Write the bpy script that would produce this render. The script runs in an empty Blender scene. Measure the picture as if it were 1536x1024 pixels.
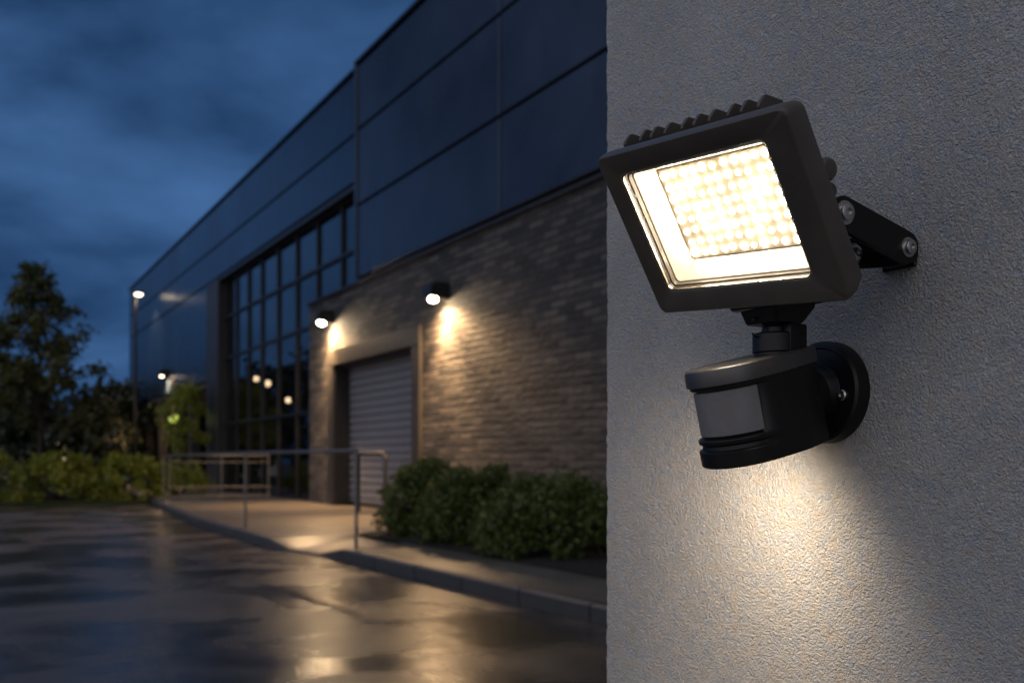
import bpy, bmesh, math, random
from mathutils import Vector, Matrix, Euler
random.seed(7)
R = math.radians
PI = math.pi
S = bpy.context.scene
C = S.collection
EYE = 1.25

# ------------------------------------------------------------------ helpers
def obj(name, bm, mat, parent=None, M=None, smooth=False, auto=None):
    """link a bmesh as ONE mesh object"""
    me = bpy.data.meshes.new(name)
    bmesh.ops.recalc_face_normals(bm, faces=bm.faces[:])
    bm.to_mesh(me); bm.free()
    if mat is not None: me.materials.append(mat)
    if smooth:
        me.polygons.foreach_set('use_smooth', [True] * len(me.polygons))
        if auto is not None:
            me.set_sharp_from_angle(angle=R(auto))
    o = bpy.data.objects.new(name, me); C.objects.link(o)
    if parent is not None: o.parent = parent
    if M is not None: o.matrix_basis = M
    return o

def raw(name, verts, faces, mat, parent=None, smooth=False):
    me = bpy.data.meshes.new(name); me.from_pydata(verts, [], faces); me.update()
    if mat is not None: me.materials.append(mat)
    o = bpy.data.objects.new(name, me); C.objects.link(o)
    if parent is not None: o.parent = parent
    return o

def tag(o, label=None, cat=None, group=None, kind=None):
    if label: o['label'] = label
    if cat: o['category'] = cat
    if group: o['group'] = group
    if kind: o['kind'] = kind
    return o

def thing(name, label, cat, M=None, group=None):
    o = bpy.data.objects.new(name, None); C.objects.link(o)
    o.empty_display_size = .1
    if M is not None: o.matrix_basis = M
    return tag(o, label, cat, group)

def copy_tree(o, parent=None):
    c = o.copy(); C.objects.link(c)
    if parent is not None: c.parent = parent
    for ch in list(o.children): copy_tree(ch, c)
    return c

def B(): return bmesh.new()

def box(bm, x0, x1, y0, y1, z0, z1, bev=0.0, seg=1):
    r = bmesh.ops.create_cube(bm, size=1.0)
    vs = r['verts']
    for v in vs:
        v.co = Vector(((x0 + x1) / 2 + v.co.x * (x1 - x0), (y0 + y1) / 2 + v.co.y * (y1 - y0), (z0 + z1) / 2 + v.co.z * (z1 - z0)))
    if bev > 0:
        es = {e for v in vs for e in v.link_edges}
        bmesh.ops.bevel(bm, geom=list(es), offset=bev, segments=seg, affect='EDGES', profile=.5)

def loft(bm, loops, cap0=True, cap1=True):
    rings = [[bm.verts.new(p) for p in lp] for lp in loops]
    n = len(rings[0])
    for a, b in zip(rings, rings[1:]):
        for i in range(n):
            j = (i + 1) % n
            bm.faces.new((a[i], a[j], b[j], b[i]))
    if cap0: bm.faces.new(list(reversed(rings[0])))
    if cap1: bm.faces.new(rings[-1])

def circle(c, ax, r, n=24, ph=0.0):
    ax = Vector(ax).normalized(); c = Vector(c)
    h = Vector((0, 0, 1)) if abs(ax.z) < .9 else Vector((1, 0, 0))
    e1 = ax.cross(h).normalized(); e2 = ax.cross(e1)
    return [c + r * (math.cos(ph + 2 * PI * i / n) * e1 + math.sin(ph + 2 * PI * i / n) * e2) for i in range(n)]

def lathe(bm, base, ax, prof, n=32, cap0=True, cap1=True):
    """prof: (distance along ax, radius)"""
    base = Vector(base); ax = Vector(ax).normalized()
    loft(bm, [circle(base + ax * d, ax, max(r, 1e-5), n) for d, r in prof], cap0, cap1)

def tube(bm, pts, rs, n=10):
    pts = [Vector(p) for p in pts]
    if not hasattr(rs, '__len__'): rs = [rs] * len(pts)
    loops = []
    ref = None
    for i, p in enumerate(pts):
        d = (pts[min(i + 1, len(pts) - 1)] - pts[max(i - 1, 0)]).normalized()
        if ref is None: ref = d.orthogonal().normalized()
        e1 = (ref - d * ref.dot(d)).normalized(); e2 = d.cross(e1); ref = e1
        loops.append([p + rs[i] * (math.cos(2 * PI * k / n) * e1 + math.sin(2 * PI * k / n) * e2) for k in range(n)])
    loft(bm, loops)

def rrect(w, h, r, z, ox=0, oy=0, seg=6):
    """rounded rectangle loop in the xy plane"""
    out = []
    for sx, sy, a0 in ((1, 1, 0), (-1, 1, 90), (-1, -1, 180), (1, -1, 270)):
        cx, cy = sx * (w / 2 - r), sy * (h / 2 - r)
        for k in range(seg + 1):
            a = R(a0 + 90 * k / seg)
            out.append(Vector((ox + cx + r * math.cos(a), oy + cy + r * math.sin(a), z)))
    return out

def prism(bm, poly, d0, d1, f):
    """poly of (p, q); f(p, q, d) -> Vector"""
    loft(bm, [[f(p, q, d0) for p, q in poly], [f(p, q, d1) for p, q in poly]])

# ------------------------------------------------------------------ materials
def new_mat(name):
    m = bpy.data.materials.new(name); m.use_nodes = True
    nt = m.node_tree; b = nt.nodes['Principled BSDF']
    return m, nt, b

def N(nt, t, **kw):
    n = nt.nodes.new(t)
    for k, v in kw.items():
        if k in n.inputs: n.inputs[k].default_value = v
        else: setattr(n, k, v)
    return n

def L(nt, a, b): nt.links.new(a, b)

def rgb(c): return (c[0], c[1], c[2], 1)

def plain(name, col, rough=.5, metal=0.0, var=.15, scale=6.0, bump=0.0, bscale=200.0, rvar=.1, spec=.5, dist=.001):
    m, nt, b = new_mat(name)
    tc = N(nt, 'ShaderNodeTexCoord')
    n1 = N(nt, 'ShaderNodeTexNoise'); n1.inputs['Scale'].default_value = scale; n1.inputs['Detail'].default_value = 5
    L(nt, tc.outputs['Object'], n1.inputs['Vector'])
    cr = N(nt, 'ShaderNodeMix', data_type='RGBA')
    cr.inputs['A'].default_value = rgb([c * (1 - var) for c in col]); cr.inputs['B'].default_value = rgb([min(1, c * (1 + var)) for c in col])
    L(nt, n1.outputs['Fac'], cr.inputs['Factor']); L(nt, cr.outputs['Result'], b.inputs['Base Color'])
    mr = N(nt, 'ShaderNodeMapRange'); mr.inputs['To Min'].default_value = max(.02, rough - rvar); mr.inputs['To Max'].default_value = min(1, rough + rvar)
    L(nt, n1.outputs['Fac'], mr.inputs['Value']); L(nt, mr.outputs['Result'], b.inputs['Roughness'])
    b.inputs['Metallic'].default_value = metal
    b.inputs['Specular IOR Level'].default_value = spec
    if bump > 0:
        n2 = N(nt, 'ShaderNodeTexNoise'); n2.inputs['Scale'].default_value = bscale; n2.inputs['Detail'].default_value = 4
        L(nt, tc.outputs['Object'], n2.inputs['Vector'])
        bp = N(nt, 'ShaderNodeBump'); bp.inputs['Strength'].default_value = bump; bp.inputs['Distance'].default_value = dist
        L(nt, n2.outputs['Fac'], bp.inputs['Height']); L(nt, bp.outputs['Normal'], b.inputs['Normal'])
    return m

def emit(name, col, s):
    m, nt, b = new_mat(name)
    b.inputs['Base Color'].default_value = rgb((.8, .8, .8))
    b.inputs['Emission Color'].default_value = rgb(col); b.inputs['Emission Strength'].default_value = s
    return m

def glass(name, tint, f0=.04, rough=.02):
    m, nt, b = new_mat(name)
    out = nt.nodes['Material Output']
    nt.nodes.remove(b)
    ge = N(nt, 'ShaderNodeNewGeometry')
    dp = N(nt, 'ShaderNodeVectorMath', operation='DOT_PRODUCT'); L(nt, ge.outputs['Normal'], dp.inputs[0]); L(nt, ge.outputs['Incoming'], dp.inputs[1])
    ab = N(nt, 'ShaderNodeMath', operation='ABSOLUTE'); L(nt, dp.outputs['Value'], ab.inputs[0])
    om = N(nt, 'ShaderNodeMath', operation='SUBTRACT', use_clamp=True); om.inputs[0].default_value = 1; L(nt, ab.outputs[0], om.inputs[1])
    pw_ = N(nt, 'ShaderNodeMath', operation='POWER'); pw_.inputs[1].default_value = 5; L(nt, om.outputs[0], pw_.inputs[0])
    fr = N(nt, 'ShaderNodeMath', operation='MULTIPLY_ADD'); fr.inputs[1].default_value = 1 - f0; fr.inputs[2].default_value = f0; L(nt, pw_.outputs[0], fr.inputs[0])
    tr = N(nt, 'ShaderNodeBsdfTransparent'); tr.inputs['Color'].default_value = rgb(tint)
    gl = N(nt, 'ShaderNodeBsdfGlossy'); gl.inputs['Roughness'].default_value = rough
    mx = N(nt, 'ShaderNodeMixShader')
    L(nt, fr.outputs[0], mx.inputs[0]); L(nt, tr.outputs[0], mx.inputs[1]); L(nt, gl.outputs[0], mx.inputs[2]); L(nt, mx.outputs[0], out.inputs['Surface'])
    return m

def stucco_mat():
    m, nt, b = new_mat('white_stucco')
    tc = N(nt, 'ShaderNodeTexCoord')
    mp = N(nt, 'ShaderNodeMapping'); mp.inputs['Scale'].default_value = (1, 1, 1)
    L(nt, tc.outputs['Object'], mp.inputs['Vector'])
    def noise(s, d, dis=0.0, rg=.6):
        n = N(nt, 'ShaderNodeTexNoise'); n.inputs['Scale'].default_value = s; n.inputs['Detail'].default_value = d
        n.inputs['Distortion'].default_value = dis; n.inputs['Roughness'].default_value = rg
        L(nt, mp.outputs['Vector'], n.inputs['Vector']); return n
    worm = noise(108, 4, .8, .66)
    fine = noise(330, 3, .4)
    big = noise(22, 2, .3)
    # ridged worms: 1 - |2n - 1|
    s1 = N(nt, 'ShaderNodeMath', operation='SUBTRACT'); s1.inputs[1].default_value = .5; L(nt, worm.outputs['Fac'], s1.inputs[0])
    s2 = N(nt, 'ShaderNodeMath', operation='ABSOLUTE'); L(nt, s1.outputs[0], s2.inputs[0])
    s3 = N(nt, 'ShaderNodeMath', operation='MULTIPLY'); s3.inputs[1].default_value = -1.9; L(nt, s2.outputs[0], s3.inputs[0])
    a1 = N(nt, 'ShaderNodeMath', operation='MULTIPLY_ADD'); a1.inputs[1].default_value = 1.3; L(nt, fine.outputs['Fac'], a1.inputs[0]); L(nt, s3.outputs[0], a1.inputs[2])
    a2 = N(nt, 'ShaderNodeMath', operation='MULTIPLY_ADD'); a2.inputs[1].default_value = .9; L(nt, big.outputs['Fac'], a2.inputs[0]); L(nt, a1.outputs[0], a2.inputs[2])
    bp = N(nt, 'ShaderNodeBump'); bp.inputs['Strength'].default_value = .95; bp.inputs['Distance'].default_value = .0095
    L(nt, a2.outputs[0], bp.inputs['Height']); L(nt, bp.outputs['Normal'], b.inputs['Normal'])
    # warm and cool flecks in the render
    tint = noise(60, 4, .5)
    cr = N(nt, 'ShaderNodeValToRGB')
    e = cr.color_ramp.elements
    e[0].position = .3; e[0].color = (.60, .63, .69, 1)
    e[1].position = .72; e[1].color = (.74, .66, .58, 1)
    k = e.new(.5); k.color = (.71, .70, .69, 1)
    L(nt, tint.outputs['Fac'], cr.inputs['Fac'])
    st = noise(3.0, 5, .4)
    mr = N(nt, 'ShaderNodeMapRange'); mr.inputs['From Min'].default_value = .3; mr.inputs['From Max'].default_value = .7; mr.inputs['To Min'].default_value = .78; mr.inputs['To Max'].default_value = 1.0
    L(nt, st.outputs['Fac'], mr.inputs['Value'])
    mu = N(nt, 'ShaderNodeMix', data_type='RGBA', blend_type='MULTIPLY'); mu.inputs['Factor'].default_value = 1
    L(nt, cr.outputs['Color'], mu.inputs['A']); L(nt, mr.outputs['Result'], mu.inputs['B'])
    L(nt, mu.outputs['Result'], b.inputs['Base Color'])
    b.inputs['Roughness'].default_value = .62
    b.inputs['Specular IOR Level'].default_value = .35
    return m

def brick_mat():
    m, nt, b = new_mat('long_brick')
    tc = N(nt, 'ShaderNodeTexCoord')
    sp = N(nt, 'ShaderNodeSeparateXYZ'); L(nt, tc.outputs['Object'], sp.inputs[0])
    cb = N(nt, 'ShaderNodeCombineXYZ')
    ad = N(nt, 'ShaderNodeMath', operation='SUBTRACT'); L(nt, sp.outputs['X'], ad.inputs[0]); L(nt, sp.outputs['Y'], ad.inputs[1])
    L(nt, ad.outputs[0], cb.inputs['X']); L(nt, sp.outputs['Z'], cb.inputs['Y'])
    # uneven courses: nudge the coordinates a little
    wn = N(nt, 'ShaderNodeTexNoise'); wn.inputs['Scale'].default_value = 1.7; wn.inputs['Detail'].default_value = 3; L(nt, cb.outputs[0], wn.inputs['Vector'])
    wv = N(nt, 'ShaderNodeVectorMath', operation='MULTIPLY_ADD'); wv.inputs[1].default_value = (.03, .02, 0); L(nt, wn.outputs['Color'], wv.inputs[0]); L(nt, cb.outputs[0], wv.inputs[2])
    br = N(nt, 'ShaderNodeTexBrick'); br.offset = .5
    br.inputs['Scale'].default_value = 1; br.inputs['Brick Width'].default_value = .46; br.inputs['Row Height'].default_value = .125
    br.inputs['Mortar Size'].default_value = .018; br.inputs['Mortar Smooth'].default_value = .4; br.inputs['Bias'].default_value = .1
    br.inputs['Color1'].default_value = (.13, .114, .101, 1); br.inputs['Color2'].default_value = (.024, .025, .03, 1); br.inputs['Mortar'].default_value = (.02, .018, .018, 1)
    L(nt, wv.outputs[0], br.inputs['Vector'])
    nz = N(nt, 'ShaderNodeTexNoise'); nz.inputs['Scale'].default_value = 5; nz.inputs['Detail'].default_value = 6; L(nt, tc.outputs['Object'], nz.inputs['Vector'])
    mr = N(nt, 'ShaderNodeMapRange'); mr.inputs['To Min'].default_value = .62; mr.inputs['To Max'].default_value = .98; L(nt, nz.outputs['Fac'], mr.inputs['Value'])
    mu = N(nt, 'ShaderNodeMix', data_type='RGBA', blend_type='MULTIPLY'); mu.inputs['Factor'].default_value = 1
    L(nt, br.outputs['Color'], mu.inputs['A']); L(nt, mr.outputs['Result'], mu.inputs['B']); L(nt, mu.outputs['Result'], b.inputs['Base Color'])
    h = N(nt, 'ShaderNodeMath', operation='MULTIPLY_ADD'); h.inputs[1].default_value = -1.0; L(nt, br.outputs['Fac'], h.inputs[0])
    n3 = N(nt, 'ShaderNodeTexNoise'); n3.inputs['Scale'].default_value = 9; n3.inputs['Detail'].default_value = 5
    mp3 = N(nt, 'ShaderNodeMapping'); mp3.inputs['Scale'].default_value = (.5, .5, 2); L(nt, tc.outputs['Object'], mp3.inputs['Vector']); L(nt, mp3.outputs[0], n3.inputs['Vector'])
    hh = N(nt, 'ShaderNodeMath', operation='MULTIPLY'); hh.inputs[1].default_value = .9; L(nt, n3.outputs['Fac'], hh.inputs[0]); L(nt, hh.outputs[0], h.inputs[2])
    bp = N(nt, 'ShaderNodeBump'); bp.inputs['Strength'].default_value = 1; bp.inputs['Distance'].default_value = .045
    L(nt, h.outputs[0], bp.inputs['Height']); L(nt, bp.outputs['Normal'], b.inputs['Normal'])
    b.inputs['Roughness'].default_value = .7
    return m

def road_mat():
    m, nt, b = new_mat('wet_asphalt')
    tc = N(nt, 'ShaderNodeTexCoord')
    def noise(s, d, dis=0.0, sc=(1, 1, 1)):
        mp = N(nt, 'ShaderNodeMapping'); mp.inputs['Scale'].default_value = sc; L(nt, tc.outputs['Object'], mp.inputs['Vector'])
        n = N(nt, 'ShaderNodeTexNoise'); n.inputs['Scale'].default_value = s; n.inputs['Detail'].default_value = d; n.inputs['Distortion'].default_value = dis
        L(nt, mp.outputs[0], n.inputs['Vector']); return n
    pat = noise(.75, 6, .5, (1, 1, 1))
    fine = noise(26, 6)
    mid = noise(3.2, 5, .5)
    pr = N(nt, 'ShaderNodeMapRange'); pr.interpolation_type = 'SMOOTHSTEP'
    pr.inputs['From Min'].default_value = .37; pr.inputs['From Max'].default_value = .64
    L(nt, pat.outputs['Fac'], pr.inputs['Value'])
    cr = N(nt, 'ShaderNodeMix', data_type='RGBA'); cr.inputs['A'].default_value = (.035, .028, .021, 1); cr.inputs['B'].default_value = (.14, .10, .065, 1)
    L(nt, pr.outputs['Result'], cr.inputs['Factor']); L(nt, cr.outputs['Result'], b.inputs['Base Color'])
    ro = N(nt, 'ShaderNodeMapRange'); ro.inputs['To Min'].default_value = .19; ro.inputs['To Max'].default_value = .36
    L(nt, pr.outputs['Result'], ro.inputs['Value']); L(nt, ro.outputs['Result'], b.inputs['Roughness'])
    h = N(nt, 'ShaderNodeMath', operation='MULTIPLY_ADD'); h.inputs[1].default_value = .32
    L(nt, fine.outputs['Fac'], h.inputs[0]); L(nt, mid.outputs['Fac'], h.inputs[2])
    bp = N(nt, 'ShaderNodeBump'); bp.inputs['Strength'].default_value = .6; bp.inputs['Distance'].default_value = .012
    L(nt, h.outputs[0], bp.inputs['Height']); L(nt, bp.outputs['Normal'], b.inputs['Normal'])
    b.inputs['IOR'].default_value = 1.45
    return m

def leaf_mat(name, c1, c2, rough=.5, tl=.3):
    m, nt, b = new_mat(name)
    out = nt.nodes['Material Output']
    g = N(nt, 'ShaderNodeNewGeometry')
    cr = N(nt, 'ShaderNodeMix', data_type='RGBA'); cr.inputs['A'].default_value = rgb(c1); cr.inputs['B'].default_value = rgb(c2)
    L(nt, g.outputs['Random Per Island'], cr.inputs['Factor']); L(nt, cr.outputs['Result'], b.inputs['Base Color'])
    b.inputs['Roughness'].default_value = rough
    t = N(nt, 'ShaderNodeBsdfTranslucent'); L(nt, cr.outputs['Result'], t.inputs['Color'])
    mx = N(nt, 'ShaderNodeMixShader'); mx.inputs[0].default_value = tl
    L(nt, b.outputs[0], mx.inputs[1]); L(nt, t.outputs[0], mx.inputs[2]); L(nt, mx.outputs[0], out.inputs['Surface'])
    return m

M_stucco = stucco_mat()
M_brick = brick_mat()
M_road = road_mat()
M_bezel = plain('bronze_grey_powder_coat', (.072, .061, .050), .40, 0, .35, 22, .35, 900, .08, .5, .0004)
M_black = plain('black_moulded_plastic', (.008, .0072, .0066), .38, 0, .25, 30, .2, 1100, .08, .32, .0003)
M_cap = plain('smooth_dark_plastic', (.04, .036, .032), .36, 0, .2, 40, .15, 1300, .06, .9, .0003)
M_steel = plain('zinc_bolt', (.55, .53, .5), .3, 1, .1, 200, .2, 900, .1)
M_trim = plain('brushed_trim', (.55, .5, .43), .28, 1, .1, 60)
M_reflector = plain('satin_reflector', (.50, .46, .40), .42, .3, .06, 30)
M_board = plain('cream_circuit_board', (.30, .25, .19), .5, 0, .2, 120)
M_led = emit('led_chip', (1, .84, .62), 40.0)
_nt = M_led.node_tree; _oi = N(_nt, 'ShaderNodeObjectInfo'); _mr = N(_nt, 'ShaderNodeMapRange'); _mr.inputs['To Min'].default_value = 24; _mr.inputs['To Max'].default_value = 95
L(_nt, _oi.outputs['Random'], _mr.inputs['Value']); L(_nt, _mr.outputs['Result'], _nt.nodes['Principled BSDF'].inputs['Emission Strength'])
M_pane = glass('clear_cover_glass', (.98, .98, .97), .03, .02)
M_pir = plain('milky_sensor_lens', (.19, .18, .18), .25, 0, .2, 60, .3, 160, .05, .5, .001)
M_clad = plain('blue_grey_cladding', (.046, .060, .088), .30, .6, .5, .45, .35, .9, .14, .5, .05)
M_clad2 = plain('slate_blue_cladding', (.034, .060, .10), .30, .6, .45, .4, .3, .9, .12, .5, .04)
M_darkmetal = plain('dark_window_metal', (.018, .018, .02), .45, .2, .2, 3)
M_winglass = glass('tinted_window_glass', (.55, .57, .6), .07, .01)
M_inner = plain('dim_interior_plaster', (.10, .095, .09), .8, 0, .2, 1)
M_surround = plain('weathered_metal_surround', (.036, .032, .028), .5, .1, .25, 4, .3, 20, .1, .5, .004)
M_door = plain('grey_roller_slats', (.17, .175, .20), .48, 0, .12, 1.5)
M_conc = plain('wet_concrete', (.13, .112, .092), .34, 0, .35, 1.3, .5, 14, .14, .5, .008)
M_kerb = plain('kerb_concrete', (.055, .052, .05), .45, 0, .25, 4, .5, 40, .1, .5, .004)
M_soil = plain('dark_soil', (.025, .02, .015), .9, 0, .4, 5, 1, 18, .05, .3, .05)
M_lawn = plain('dusk_lawn', (.03, .04, .015), .9, 0, .4, 3, 1, 12, .05, .2, .05)
M_ground = plain('dark_ground', (.035, .032, .028), .8, 0, .3, .3, .4, 5, .1)
M_rail = plain('galvanised_rail', (.17, .16, .145), .42, .6, .15, 8)
M_hoop = plain('black_painted_steel', (.015, .015, .016), .4, .2, .2, 8)
M_bark = plain('dark_bark', (.035, .027, .02), .85, 0, .3, 9, 1, 30, .05, .3, .02)
M_leaf = leaf_mat('bush_leaf', (.042, .068, .012), (.115, .14, .024))
M_hedge = leaf_mat('hedge_leaf', (.17, .21, .022), (.34, .33, .04))
M_tree = leaf_mat('tree_leaf', (.05, .065, .014), (.11, .10, .026))
M_far = leaf_mat('far_leaf', (.018, .028, .012), (.035, .04, .016))
M_lamp = emit('warm_lamp_lens', (1, .74, .44), 200.0)
M_street = emit('street_lamp_lens', (1, .78, .50), 9.0)
M_globe = emit('warm_globe', (1, .66, .36), 9)
M_green = emit('yellow_green_globe', (.62, .70, .06), 1.5)
M_pale = plain('pale_render', (.42, .40, .38), .8, 0, .1, .5)
M_roof = plain('grey_roofing', (.08, .08, .085), .7, 0, .2, 1)

# ------------------------------------------------------------------ frames
T = Vector((-.489, .872, 0)).normalized()     # along the facade, away from the camera
Nn = Vector((-T.y, T.x, 0))                   # out of the facade
ANG = math.atan2(T.y, T.x)
MF = Matrix.Translation((9.38, 0, 0)) @ Matrix.Rotation(ANG, 4, 'Z')   # facade frame (u, w, h)
MP = Matrix.Translation((.976, 0, 0)) @ Matrix.Rotation(ANG, 4, 'Z')   # plaster wall frame (a, b, h)
def F(u, w, h=0.0): return MF @ Vector((u, w, h))
def at(u, w, h=0.0, rz=0.0): return MF @ Matrix.Translation((u, w, h)) @ Matrix.Rotation(rz, 4, 'Z')

# ------------------------------------------------------------------ ground
def sheet(name, pts, z, mat, label=None):
    bm = B(); bm.faces.new([bm.verts.new((p[0], p[1], z)) for p in pts])
    return tag(obj(name, bm, mat), kind='structure')

sheet('ground', [(-400, -300), (400, -300), (400, 600), (-400, 600)], -.03, M_ground)
KU = [(-30, 3.9), (11, 3.9), (16.4, 3.98), (17.2, 4.02), (18.1, 4.16), (18.7, 4.28), (24.8, 4.08), (34.3, 3.3)]
KH = [.15, .15, .15, .03, .03, .15, .15, .15]
road_pts = [F(u, w + .02) for u, w in KU] + [F(34.3, 46), F(-30, 46)]
sheet('road', road_pts, 0.0, M_road)
# pavement: one slab between kerb and facade, dipping at the dropped kerb
bm = B()
vs_out = [bm.verts.new(F(u, w - .13, h - .004)) for (u, w), h in zip(KU, KH)]
inn_w = [3.0, 3.0, 3.0, 2.4, 2.4, 2.4, 2.4, 2.3]
vs_mid = [bm.verts.new(F(u, iw, .146)) for (u, w), iw in zip(KU, inn_w)]
vs_in = [bm.verts.new(F(u, -3.2, .146)) for (u, w) in KU]
for a, b2 in ((vs_out, vs_mid), (vs_mid, vs_in)):
    for i in range(len(a) - 1): bm.faces.new((a[i], a[i + 1], b2[i + 1], b2[i]))
# continues past the entrance, behind the hedge
e = [bm.verts.new(F(u, w, .146)) for u, w in ((62, -3.2), (62, 2.3), (62, 3.17))]
bm.faces.new((vs_in[-1], vs_mid[-1], e[1], e[0])); bm.faces.new((vs_mid[-1], vs_out[-1], e[2], e[1]))
tag(obj('pavement', bm, M_conc), kind='structure')
# kerb: real step with joints
bm = B()
def kerb_run(bm, P, H, wd=.13):
    loops = []
    for (u, w), h in zip(P, H):
        c = .02
        loops.append([F(u, w, -.02), F(u, w + .01, h - c) if h > .05 else F(u, w, h - .01), F(u, w - c, h), F(u, w - wd, h), F(u, w - wd, -.02)])
    for la, lb in zip(loops, loops[1:]):
        loft(bm, [la, lb])
fine_u, fine_h = [], []
for (p, q), (h0, h1) in zip(zip(KU, KU[1:]), zip(KH, KH[1:])):
    ln = q[0] - p[0]; n = max(1, int(ln / .95))
    for k in range(n):
        f0 = k / n; f1 = (k + 1) / n - (.024 / ln if n > 1 else 0)
        kerb_run(bm, [(p[0] + ln * f0, p[1] + (q[1] - p[1]) * f0), (p[0] + ln * f1, p[1] + (q[1] - p[1]) * f1)], [h0 + (h1 - h0) * f0, h0 + (h1 - h0) * f1])
tag(obj('kerb', bm, M_kerb), kind='structure')
# planting bed soil
bm = B()
g = {}
for i in range(41):
    for j in range(9):
        u = -6 + 25.2 * i / 40; w = .05 + 2.85 * j / 8
        if i == 40: u -= .5 * (j / 8)
        z = .155 + .07 * math.sin(PI * j / 8) + random.uniform(-.012, .012) if 0 < j < 8 else .152
        g[i, j] = bm.verts.new(F(u, w, z))
for i in range(40):
    for j in range(8): bm.faces.new((g[i, j], g[i + 1, j], g[i + 1, j + 1], g[i, j + 1]))
tag(obj('planting_bed', bm, M_soil, smooth=True), kind='structure')
# far lawn with its kerb at the road's end
bm = B()
box(bm, 34.36, 34.5, 3.5, 46, -.02, .13)
box(bm, 34.5, 75, 3.34, 46, -.02, .10)
lo = obj('lawn', bm, M_lawn, M=MF); tag(lo, kind='structure')

# ------------------------------------------------------------------ plaster wall (nearest thing, right)
bm = B()
rw = random.Random(3)
loops = []; jx = 0
hs_ = [-.05, .4] + [.42 + .006 * k for k in range(310)] + [2.6, 3.2]
for h in hs_:
    jx = jx * .72 + rw.gauss(0, .0006); jy = abs(rw.gauss(0, .0007)); c = .0035 + abs(rw.gauss(0, .0012))
    x1 = 1.709 + jx
    loops.append([Vector((-2.6, -.38, h)), Vector((1.705, -.38, h)), Vector((1.709, -.375, h)), Vector((x1, -c, h)), Vector((x1 - c * .35, -c * .35 - jy * .3, h)), Vector((x1 - c, 0, h)), Vector((1.69, 0, h)), Vector((-2.6, 0, h))])
loft(bm, loops)
pw = obj('rendered_wall', bm, M_stucco, M=MP)
tag(pw, 'close white rough stucco wall filling the right side, carrying the floodlight', 'wall')

# ------------------------------------------------------------------ security floodlight
MS_root = MP @ Matrix.Translation((1.272, 0, EYE + .075))
fl = thing('security_floodlight', 'black floodlight with glowing LED panel and motion sensor on the white stucco wall', 'floodlight', MS_root)
inv = MS_root.inverted()
Rl = Matrix(((.563, -.434, -.703), (-.823, -.371, -.430), (-.074, .821, -.567)))
q = Rl.to_quaternion(); q.normalize()
ML = inv @ (Matrix.Translation((.203, 1.0, EYE + .236)) @ q.to_matrix().to_4x4())
OX, OY = -.0045, .0015
# bezel
bm = B()
lp = []
for w, h, r, z, ox, oy in ((.236, .168, .010, -.0302, 0, 0), (.2500, .1820, .010, -.030, 0, 0), (.2580, .1900, .0105, -.016, 0, 0), (.2595, .1915, .0105, -.007, 0, 0),
                   (.2590, .1910, .0103, -.0030, 0, 0), (.2570, .1890, .009, -.0008, 0, 0), (.2545, .1865, .008, 0, 0, 0),
                   (.2015, .1435, .009, -.0008, OX, OY), (.1985, .1405, .008, -.0018, OX, OY), (.1975, .1395, .0075, -.004, OX, OY),
                   (.1945, .1365, .0065, -.0046, OX, OY), (.1935, .1355, .006, -.0075, OX, OY), (.190, .132, .005, -.008, OX, OY), (.190, .132, .005, -.013, OX, OY), (.206, .148, .008, -.0132, OX, OY)):
    lp.append(rrect(w, h, r, z, ox, oy, 8))
loft(bm, lp, False, False)
bezel = obj('bezel', bm, M_bezel, fl, ML, True, 32)
# thin trim around the glass
bm = B()
loft(bm, [rrect(.1975, .1395, .0075, -.0040, OX, OY, 8), rrect(.1970, .1390, .0075, -.0025, OX, OY, 8), rrect(.1955, .1375, .007, -.0023, OX, OY, 8), rrect(.1950, .1370, .0065, -.0044, OX, OY, 8)], False, False)
obj('trim_ring', bm, M_trim, fl, ML, True, 40)
bm = B()
loft(bm, [rrect(.1905, .1325, .005, -.0098, OX, OY, 8), rrect(.1905, .1325, .005, -.0070, OX, OY, 8)])
obj('cover_glass', bm, M_pane, fl, ML)
# reflector tray
bm = B()
DZ = -.036; BX, BY = OX - .0015, OY + .0035
lp = [rrect(.1895, .1315, .005, -.0135, OX, OY, 6), rrect(.187, .129, .005, -.0138, OX, OY, 6), rrect(.173, .118, .004, -.025, (OX + BX) / 2, (OY + BY) / 2, 6), rrect(.161, .108, .003, DZ + .002, BX, BY, 6), rrect(.159, .106, .003, DZ, BX, BY, 6)]
loft(bm, lp, False, True)
obj('reflector', bm, M_reflector, fl, ML, True, 30)
# led board and leds
bm = B(); box(bm, BX - .0785, BX + .0785, BY - .052, BY + .052, DZ + .0006, DZ + .0022, .0004)
board = obj('led_board', bm, M_board, fl, ML)
led_me = None
for i in range(11):
    for j in range(8):
        x = BX + (i - 5) * .0140 + random.uniform(-.0012, .0012); y = BY + (j - 3.5) * .0128 + random.uniform(-.0012, .0012)
        if led_me is None:
            bm = B()
            lathe(bm, (0, 0, 0), (0, 0, 1), [(0, .0043), (.0012, .0042), (.0024, .0034), (.0032, .002), (.0035, .0004)], 14, False)
            o = obj('led', bm, M_led, board, smooth=True); led_me = o.data
        else:
            o = bpy.data.objects.new('led', led_me); C.objects.link(o); o.parent = board
        o.location = (x, y, DZ + .0024); o.scale = [random.uniform(.70, 1.02)] * 3
# housing behind the bezel
bm = B()
loft(bm, [rrect(.236, .168, .012, -.0285, 0, 0, 6), rrect(.226, .158, .014, -.036, 0, 0, 6), rrect(.212, .146, .014, -.050, 0, 0, 6), rrect(.196, .132, .016, -.056, 0, 0, 6), rrect(.19, .126, .016, -.058, 0, 0, 6)], False, True)
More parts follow.
